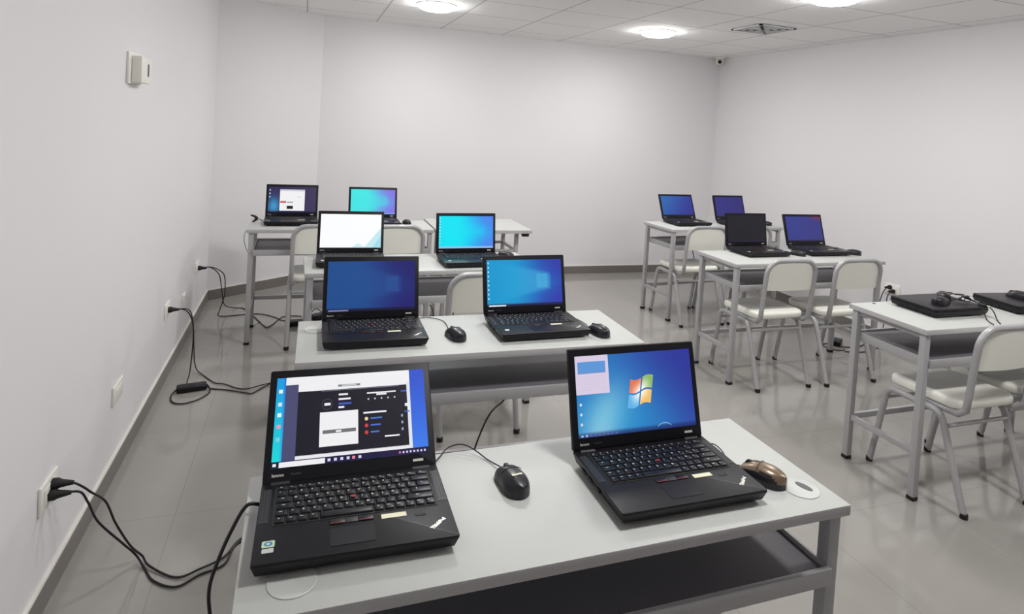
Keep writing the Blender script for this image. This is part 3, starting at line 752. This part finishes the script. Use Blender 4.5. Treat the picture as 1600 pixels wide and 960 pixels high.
def mouse(x, y, z, rz, label, cord=None, cr=0.0015, bronze=False, logo=False, tilt=None, name='computer_mouse'):
    t = thing(name, label, 'mouse', (x, y, z), rz, 'computer mice')
    if tilt: t.rotation_euler = (tilt[0], tilt[1], rz)
    sh = place('shell', meshes['m_shell_bronze' if bronze else 'm_shell'], t)
    if bronze: sh['label'] = 'bronze top with black sides'
    place('button_seam', meshes['m_seam'], t); place('scroll_wheel', meshes['m_wheel'], t)
    if logo: place('printed_badge', meshes['m_logo'], t)
    if cord:
        bpy.context.view_layer.update()
        inv = t.matrix_world.inverted()
        pts = [Vector((0, 0.050, 0.010)), Vector((0, 0.064, 0.008))] + [inv @ Vector(p) for p in cord]
        m = MB(); m.tube(pts, cr, 7, smooth=5); m.build('cord', M_cord, t)
    return t
Zt = DH
mouse(0.452, 1.207, Zt, 0.12, 'black mouse with a small pale logo, between the two front laptops', [(0.428, 1.312, Zt + .003), (0.404, 1.345, Zt + .012), (0.379, 1.366, Zt + .016), (0.349, 1.372, Zt + .008), (0.326, 1.349, Zt + .003), (0.30, 1.315, Zt + .003)], logo=True)
mouse(1.021, 1.103, Zt, 0.50, 'bronze and black mouse right of the front right laptop', [(0.992, 1.185, Zt + .003), (1.002, 1.222, Zt + .006), (1.003, 1.25, Zt + .006), (0.995, 1.262, Zt + .003), (0.975, 1.272, Zt + .003)], bronze=True)
mouse(0.539, 2.105, Zt, 0.25, 'black mouse between the two laptops of the second desk', [(0.533, 2.20, Zt + .003), (0.535, 2.27, Zt + .003), (0.515, 2.31, Zt + .003), (0.476, 2.335, Zt + .003), (0.445, 2.328, Zt + .003)])
mouse(1.085, 2.060, Zt, 0.25, 'black mouse right of the teal screen laptop on the second desk', [(1.083, 2.155, Zt + .003), (1.080, 2.20, Zt + .003), (1.068, 2.25, Zt + .003), (1.050, 2.285, Zt + .003)])
mouse(0.560, 3.215, Zt, 0.2, 'black mouse right of the white screen laptop on the third desk')
mouse(1.125, 3.345, Zt, 0.9, 'black mouse right of the bright cyan screen laptop')
mouse(0.722, 4.445, Zt, 0.1, 'black mouse right of the turquoise screen laptop on the back left desk')
mouse(3.214, 3.300, Zt, 0.5, 'black mouse between the laptops of the middle right desk')
mouse(3.705, 3.300, Zt, 1.0, 'black mouse right of the dull blue laptop, its cord looped behind it', [(3.66, 3.40, Zt + .003), (3.69, 3.45, Zt + .02), (3.73, 3.40, Zt + .015), (3.735, 3.34, Zt + .003)])
mouse(3.99, 4.50, Zt, 0.9, 'black mouse at the right end of the farthest right desk')
zl = Zt + 0.042
m_a = mouse(2.905, 2.080, zl, -1.35, 'glossy black mouse lying in front on the closed laptop, left of the cord bundle', [(2.985, 2.115, zl + .006), (3.01, 2.10, zl + .010), (3.045, 2.085, zl + .020), (3.085, 2.105, zl + .024), (3.09, 2.065, zl + .020), (3.05, 2.06, zl + .012), (3.04, 2.09, zl + .020), (3.09, 2.095, zl + .020), (3.10, 2.05, zl + .012), (3.075, 2.005, zl + .002), (3.06, 1.985, zl - .012), (3.03, 1.95, Zt + .003), (2.99, 1.905, Zt + .003), (2.965, 1.876, Zt - .002), (2.96, 1.870, 0.66)], cr=0.0024)
m_b = mouse(3.020, 2.150, zl, -0.9, 'black mouse behind the glossy one on the closed laptop, its cord wound into a bundle', [(3.06, 2.215, zl + .010), (3.09, 2.17, zl + .024), (3.055, 2.12, zl + .030), (3.075, 2.09, zl + .034), (3.105, 2.13, zl + .026), (3.085, 2.165, zl + .018), (3.045, 2.13, zl + .012), (3.06, 2.08, zl + .010), (3.10, 2.10, zl + .014), (3.11, 2.04, zl + .006), (3.115, 2.00, zl + .002), (3.105, 1.97, zl - .014), (3.07, 1.93, Zt + .004), (3.03, 1.89, Zt + .003)], cr=0.0026)
for mm, pos, a in ((m_a, (3.075, 2.075, zl + .030), 0.5), (m_b, (3.095, 2.01, zl + .006), -0.9)):
    bpy.context.view_layer.update()
    mb = MB(); mb.box(-0.022, 0.012, -0.008, 0.008, -0.005, 0.005, 0, 0.002, T=mm.matrix_world.inverted() @ Matrix.Translation(pos) @ Matrix.Rotation(a, 4, 'Z'))
    mb.box(0.012, 0.024, -0.006, 0.006, -0.0022, 0.0022, 1, 0.0004, T=mm.matrix_world.inverted() @ Matrix.Translation(pos) @ Matrix.Rotation(a, 4, 'Z'))
    mb.build('usb_plug', [M_rub, M_silver], mm)
mouse(3.50, 2.11, zl, 0.4, 'black mouse on the closed laptop at the right edge')

# ------------------------------------------------------------------ power cords
def plug_mesh(m, p, d, L=0.058):
    q = Vector(d).normalized().to_track_quat('Z', 'Y').to_matrix().to_4x4()
    m.lathe([(0.014, 0.0), (0.0165, 0.003), (0.0165, 0.016), (0.012, 0.026), (0.006, L)], 14, T=Matrix.Translation(p) @ q)
def cord(name, label, runs, plugs=(), bricks=(), extra=None, r=0.0035):
    t = thing(name, label, 'cable', runs[0][0])
    o = Vector(runs[0][0])
    for run in runs:
        m = MB(); m.tube([Vector(p) - o for p in run], r, 8, smooth=6); m.build('cord', M_cord, t)
    for p, d in plugs:
        m = MB(); plug_mesh(m, Vector(p) - o, d); m.build('plug', M_rub, t)
    for (cx, cy, cz, L, W, Hh, a) in bricks:
        m = MB(); m.box(-L / 2, L / 2, -W / 2, W / 2, 0, Hh, 0, 0.008, 3, T=Matrix.Translation(Vector((cx, cy, cz)) - o) @ Matrix.Rotation(a, 4, 'Z')); m.build('adapter', M_lap, t)
    return t
f = 0.005
cord('power_cable', 'black power cord running from the nearest left wall socket along the floor',
     [[(-0.66, 2.122, 0.342), (-0.637, 2.122, 0.345), (-0.60, 2.12, 0.343), (-0.582, 2.13, 0.303), (-0.555, 2.14, 0.23), (-0.50, 2.19, 0.12), (-0.470, 2.24, 0.04), (-0.440, 2.22, f), (-0.398, 2.15, f), (-0.326, 2.106, f), (-0.264, 2.145, f), (-0.195, 2.176, f), (-0.162, 2.277, f), (-0.05, 2.32, f), (0.05, 2.25, f)]],
     [((-0.682, 2.122, 0.342), (1, 0, 0.03))])
cord('power_cable', 'black power cord twisted over its twin by the nearest left wall socket',
     [[(-0.66, 2.142, 0.365), (-0.625, 2.142, 0.362), (-0.60, 2.15, 0.340), (-0.585, 2.17, 0.31), (-0.545, 2.17, 0.275), (-0.515, 2.17, 0.20), (-0.478, 2.20, 0.10), (-0.455, 2.26, 0.02), (-0.425, 2.22, f + .004), (-0.335, 2.150, f), (-0.265, 2.165, f + .006), (-0.2, 2.214, f), (-0.156, 2.296, f), (-0.06, 2.36, f), (0.08, 2.36, f)]],
     [((-0.682, 2.142, 0.366), (1, 0, -0.05))])
cord('charger_cable', 'black charger cord arching off the left end of the nearest desk',
     [[(-0.050, 1.235, Zt + .014), (-0.075, 1.225, Zt + .022), (-0.098, 1.21, Zt - .012), (-0.118, 1.20, Zt - .06), (-0.131, 1.20, Zt - .115), (-0.124, 1.20, 0.57), (-0.105, 1.20, 0.40), (-0.09, 1.23, 0.20), (-0.08, 1.35, 0.03), (-0.05, 1.55, f), (0.0, 1.8, f), (0.02, 2.05, f)]])
cord('charger_cable', 'black cord with inline adapter hanging from the second left wall socket to the floor',
     [[(-0.66, 3.765, 0.397), (-0.608, 3.765, 0.397), (-0.575, 3.765, 0.372), (-0.556, 3.765, 0.32), (-0.549, 3.765, 0.25), (-0.551, 3.76, 0.14), (-0.553, 3.72, 0.05), (-0.555, 3.66, 0.022), (-0.54, 3.60, 0.028)],
      [(-0.455, 3.618, 0.02), (-0.43, 3.60, f), (-0.353, 3.57, f), (-0.242, 3.509, f), (-0.21, 3.502, f), (-0.15, 3.581, f), (-0.05, 3.68, f), (0.15, 3.75, f), (0.4, 3.75, f)],
      [(-0.451, 3.63, 0.018), (-0.427, 3.56, f), (-0.47, 3.475, f), (-0.538, 3.437, f), (-0.59, 3.467, f), (-0.61, 3.545, f), (-0.59, 3.60, 0.016)]],
     [((-0.682, 3.765, 0.397), (1, 0, 0))], [(-0.523, 3.607, 0.001, 0.145, 0.06, 0.03, 0.2)])
cord('power_cable', 'thin black cord from the second left wall socket trailing across the floor',
     [[(-0.66, 3.79, 0.388), (-0.60, 3.79, 0.392), (-0.57, 3.79, 0.37), (-0.556, 3.80, 0.287), (-0.549, 3.80, 0.176), (-0.545, 3.81, 0.09), (-0.535, 3.84, 0.02), (-0.50, 3.80, f), (-0.42, 3.674, f), (-0.368, 3.647, f), (-0.263, 3.561, f), (-0.151, 3.589, f + .007), (-0.05, 3.65, f), (0.2, 3.70, f)]], r=0.003)
cord('power_cable', 'black cord from the farthest left wall socket looping onto the floor by the back desk',
     [[(-0.66, 4.74, 0.393), (-0.597, 4.75, 0.396), (-0.533, 4.75, 0.365), (-0.506, 4.76, 0.314), (-0.508, 4.80, 0.18), (-0.535, 4.82, 0.07), (-0.55, 4.86, 0.012), (-0.489, 4.855, f), (-0.362, 4.883, f), (-0.25, 4.868, f), (-0.156, 4.779, f), (-0.10, 4.70, f), (0.0, 4.66, f)],
      [(-0.65, 4.755, 0.390), (-0.60, 4.76, 0.39), (-0.548, 4.79, 0.33), (-0.529, 4.82, 0.208), (-0.52, 4.95, 0.06), (-0.45, 5.05, f), (-0.371, 4.993, f), (-0.235, 4.632, f), (-0.188, 4.576, f), (-0.111, 4.773, f), (-0.05, 4.80, f), (0.03, 4.78, f)]],
     [((-0.682, 4.743, 0.392), (1, 0, 0))])
t = cord('power_adapter', 'black adapter bricks with bundled cord on the floor under the back left desk',
     [[(0.06, 4.66, 0.02), (0.09, 4.70, 0.05), (0.13, 4.74, 0.07), (0.17, 4.70, 0.05), (0.14, 4.66, 0.02), (0.10, 4.69, 0.03), (0.16, 4.76, 0.02), (0.22, 4.72, 0.02)]], (), [(0.01, 4.60, 0.001, 0.13, 0.07, 0.035, 0.1), (0.15, 4.71, 0.001, 0.12, 0.07, 0.04, 0.5)])
cord('loose_cable', 'thin grey-black cord hanging down the left side of the back left desk',
     [[(-0.325, 4.42, Zt - 0.03), (-0.352, 4.43, 0.715), (-0.366, 4.44, 0.663), (-0.352, 4.44, 0.600), (-0.334, 4.43, 0.56), (-0.330, 4.43, 0.50), (-0.335, 4.43, 0.35), (-0.330, 4.46, 0.12), (-0.30, 4.60, 0.01), (-0.25, 4.70, f)]], r=0.0018)
t = thing('webcam', 'small black forked clip with a pale cord at the left end of the back desk', 'webcam', (-0.300, 4.50, DH), 0.3)
m = MB(); m.tube([(-0.035, 0.0, 0.052), (-0.012, 0, 0.044), (0.004, 0, 0.030), (-0.006, 0, 0.016), (-0.022, 0, 0.004)], [0.005, 0.008, 0.011, 0.008, 0.004], 10, smooth=4); m.build('clip', M_rub, t)
m = MB(); m.tube([(0.004, 0, 0.030), (0.03, 0.006, 0.020), (0.045, 0.008, 0.006)], 0.0025, 8, smooth=4); m.build('cord', M_slot, t)
cord('loose_cable', 'black cord hanging from under the second desk, behind the front left mouse',
     [[(0.700, 1.975, 0.588), (0.672, 1.945, 0.584), (0.645, 1.93, 0.575), (0.628, 1.925, 0.56), (0.61, 1.93, 0.52), (0.585, 1.93, 0.45), (0.563, 1.93, 0.36), (0.552, 1.93, 0.22), (0.55, 1.95, 0.06), (0.58, 2.05, f), (0.65, 2.15, f)]], r=0.003)
cord('loose_cable', 'black cord hanging in front of the tray of the third desk',
     [[(0.63, 3.02, 0.60), (0.655, 3.04, 0.55), (0.66, 3.05, 0.42), (0.64, 3.08, 0.2), (0.66, 3.15, 0.02), (0.7, 3.25, f)], [(0.76, 3.04, 0.60), (0.757, 3.04, 0.50), (0.74, 3.06, 0.30), (0.72, 3.1, 0.05), (0.74, 3.2, f)]], r=0.003)
cord('power_cable', 'black cords plugged into the right wall socket, going behind the middle right desk',
     [[(4.37, 3.545, 0.44), (4.33, 3.545, 0.42), (4.30, 3.55, 0.34), (4.27, 3.56, 0.15), (4.20, 3.55, 0.02), (4.05, 3.50, f), (3.9, 3.52, f), (3.84, 3.60, f), (3.78, 3.56, f), (3.80, 3.47, f), (3.88, 3.46, f)],
      [(4.37, 3.515, 0.41), (4.33, 3.515, 0.38), (4.30, 3.50, 0.25), (4.22, 3.46, 0.02), (4.02, 3.40, f), (3.85, 3.43, f)]],
     [((4.392, 3.545, 0.44), (-1, 0, 0)), ((4.392, 3.515, 0.415), (-1, 0, 0))], [(3.93, 3.58, 0.001, 0.12, 0.06, 0.035, 0.6)])
cord('loose_cable', 'grey-black cord drooping under the farthest right desk',
     [[(3.30, 4.62, 0.58), (3.34, 4.63, 0.45), (3.42, 4.66, 0.28), (3.52, 4.66, 0.22), (3.60, 4.64, 0.30), (3.68, 4.62, 0.45), (3.74, 4.62, 0.58)]], r=0.004)
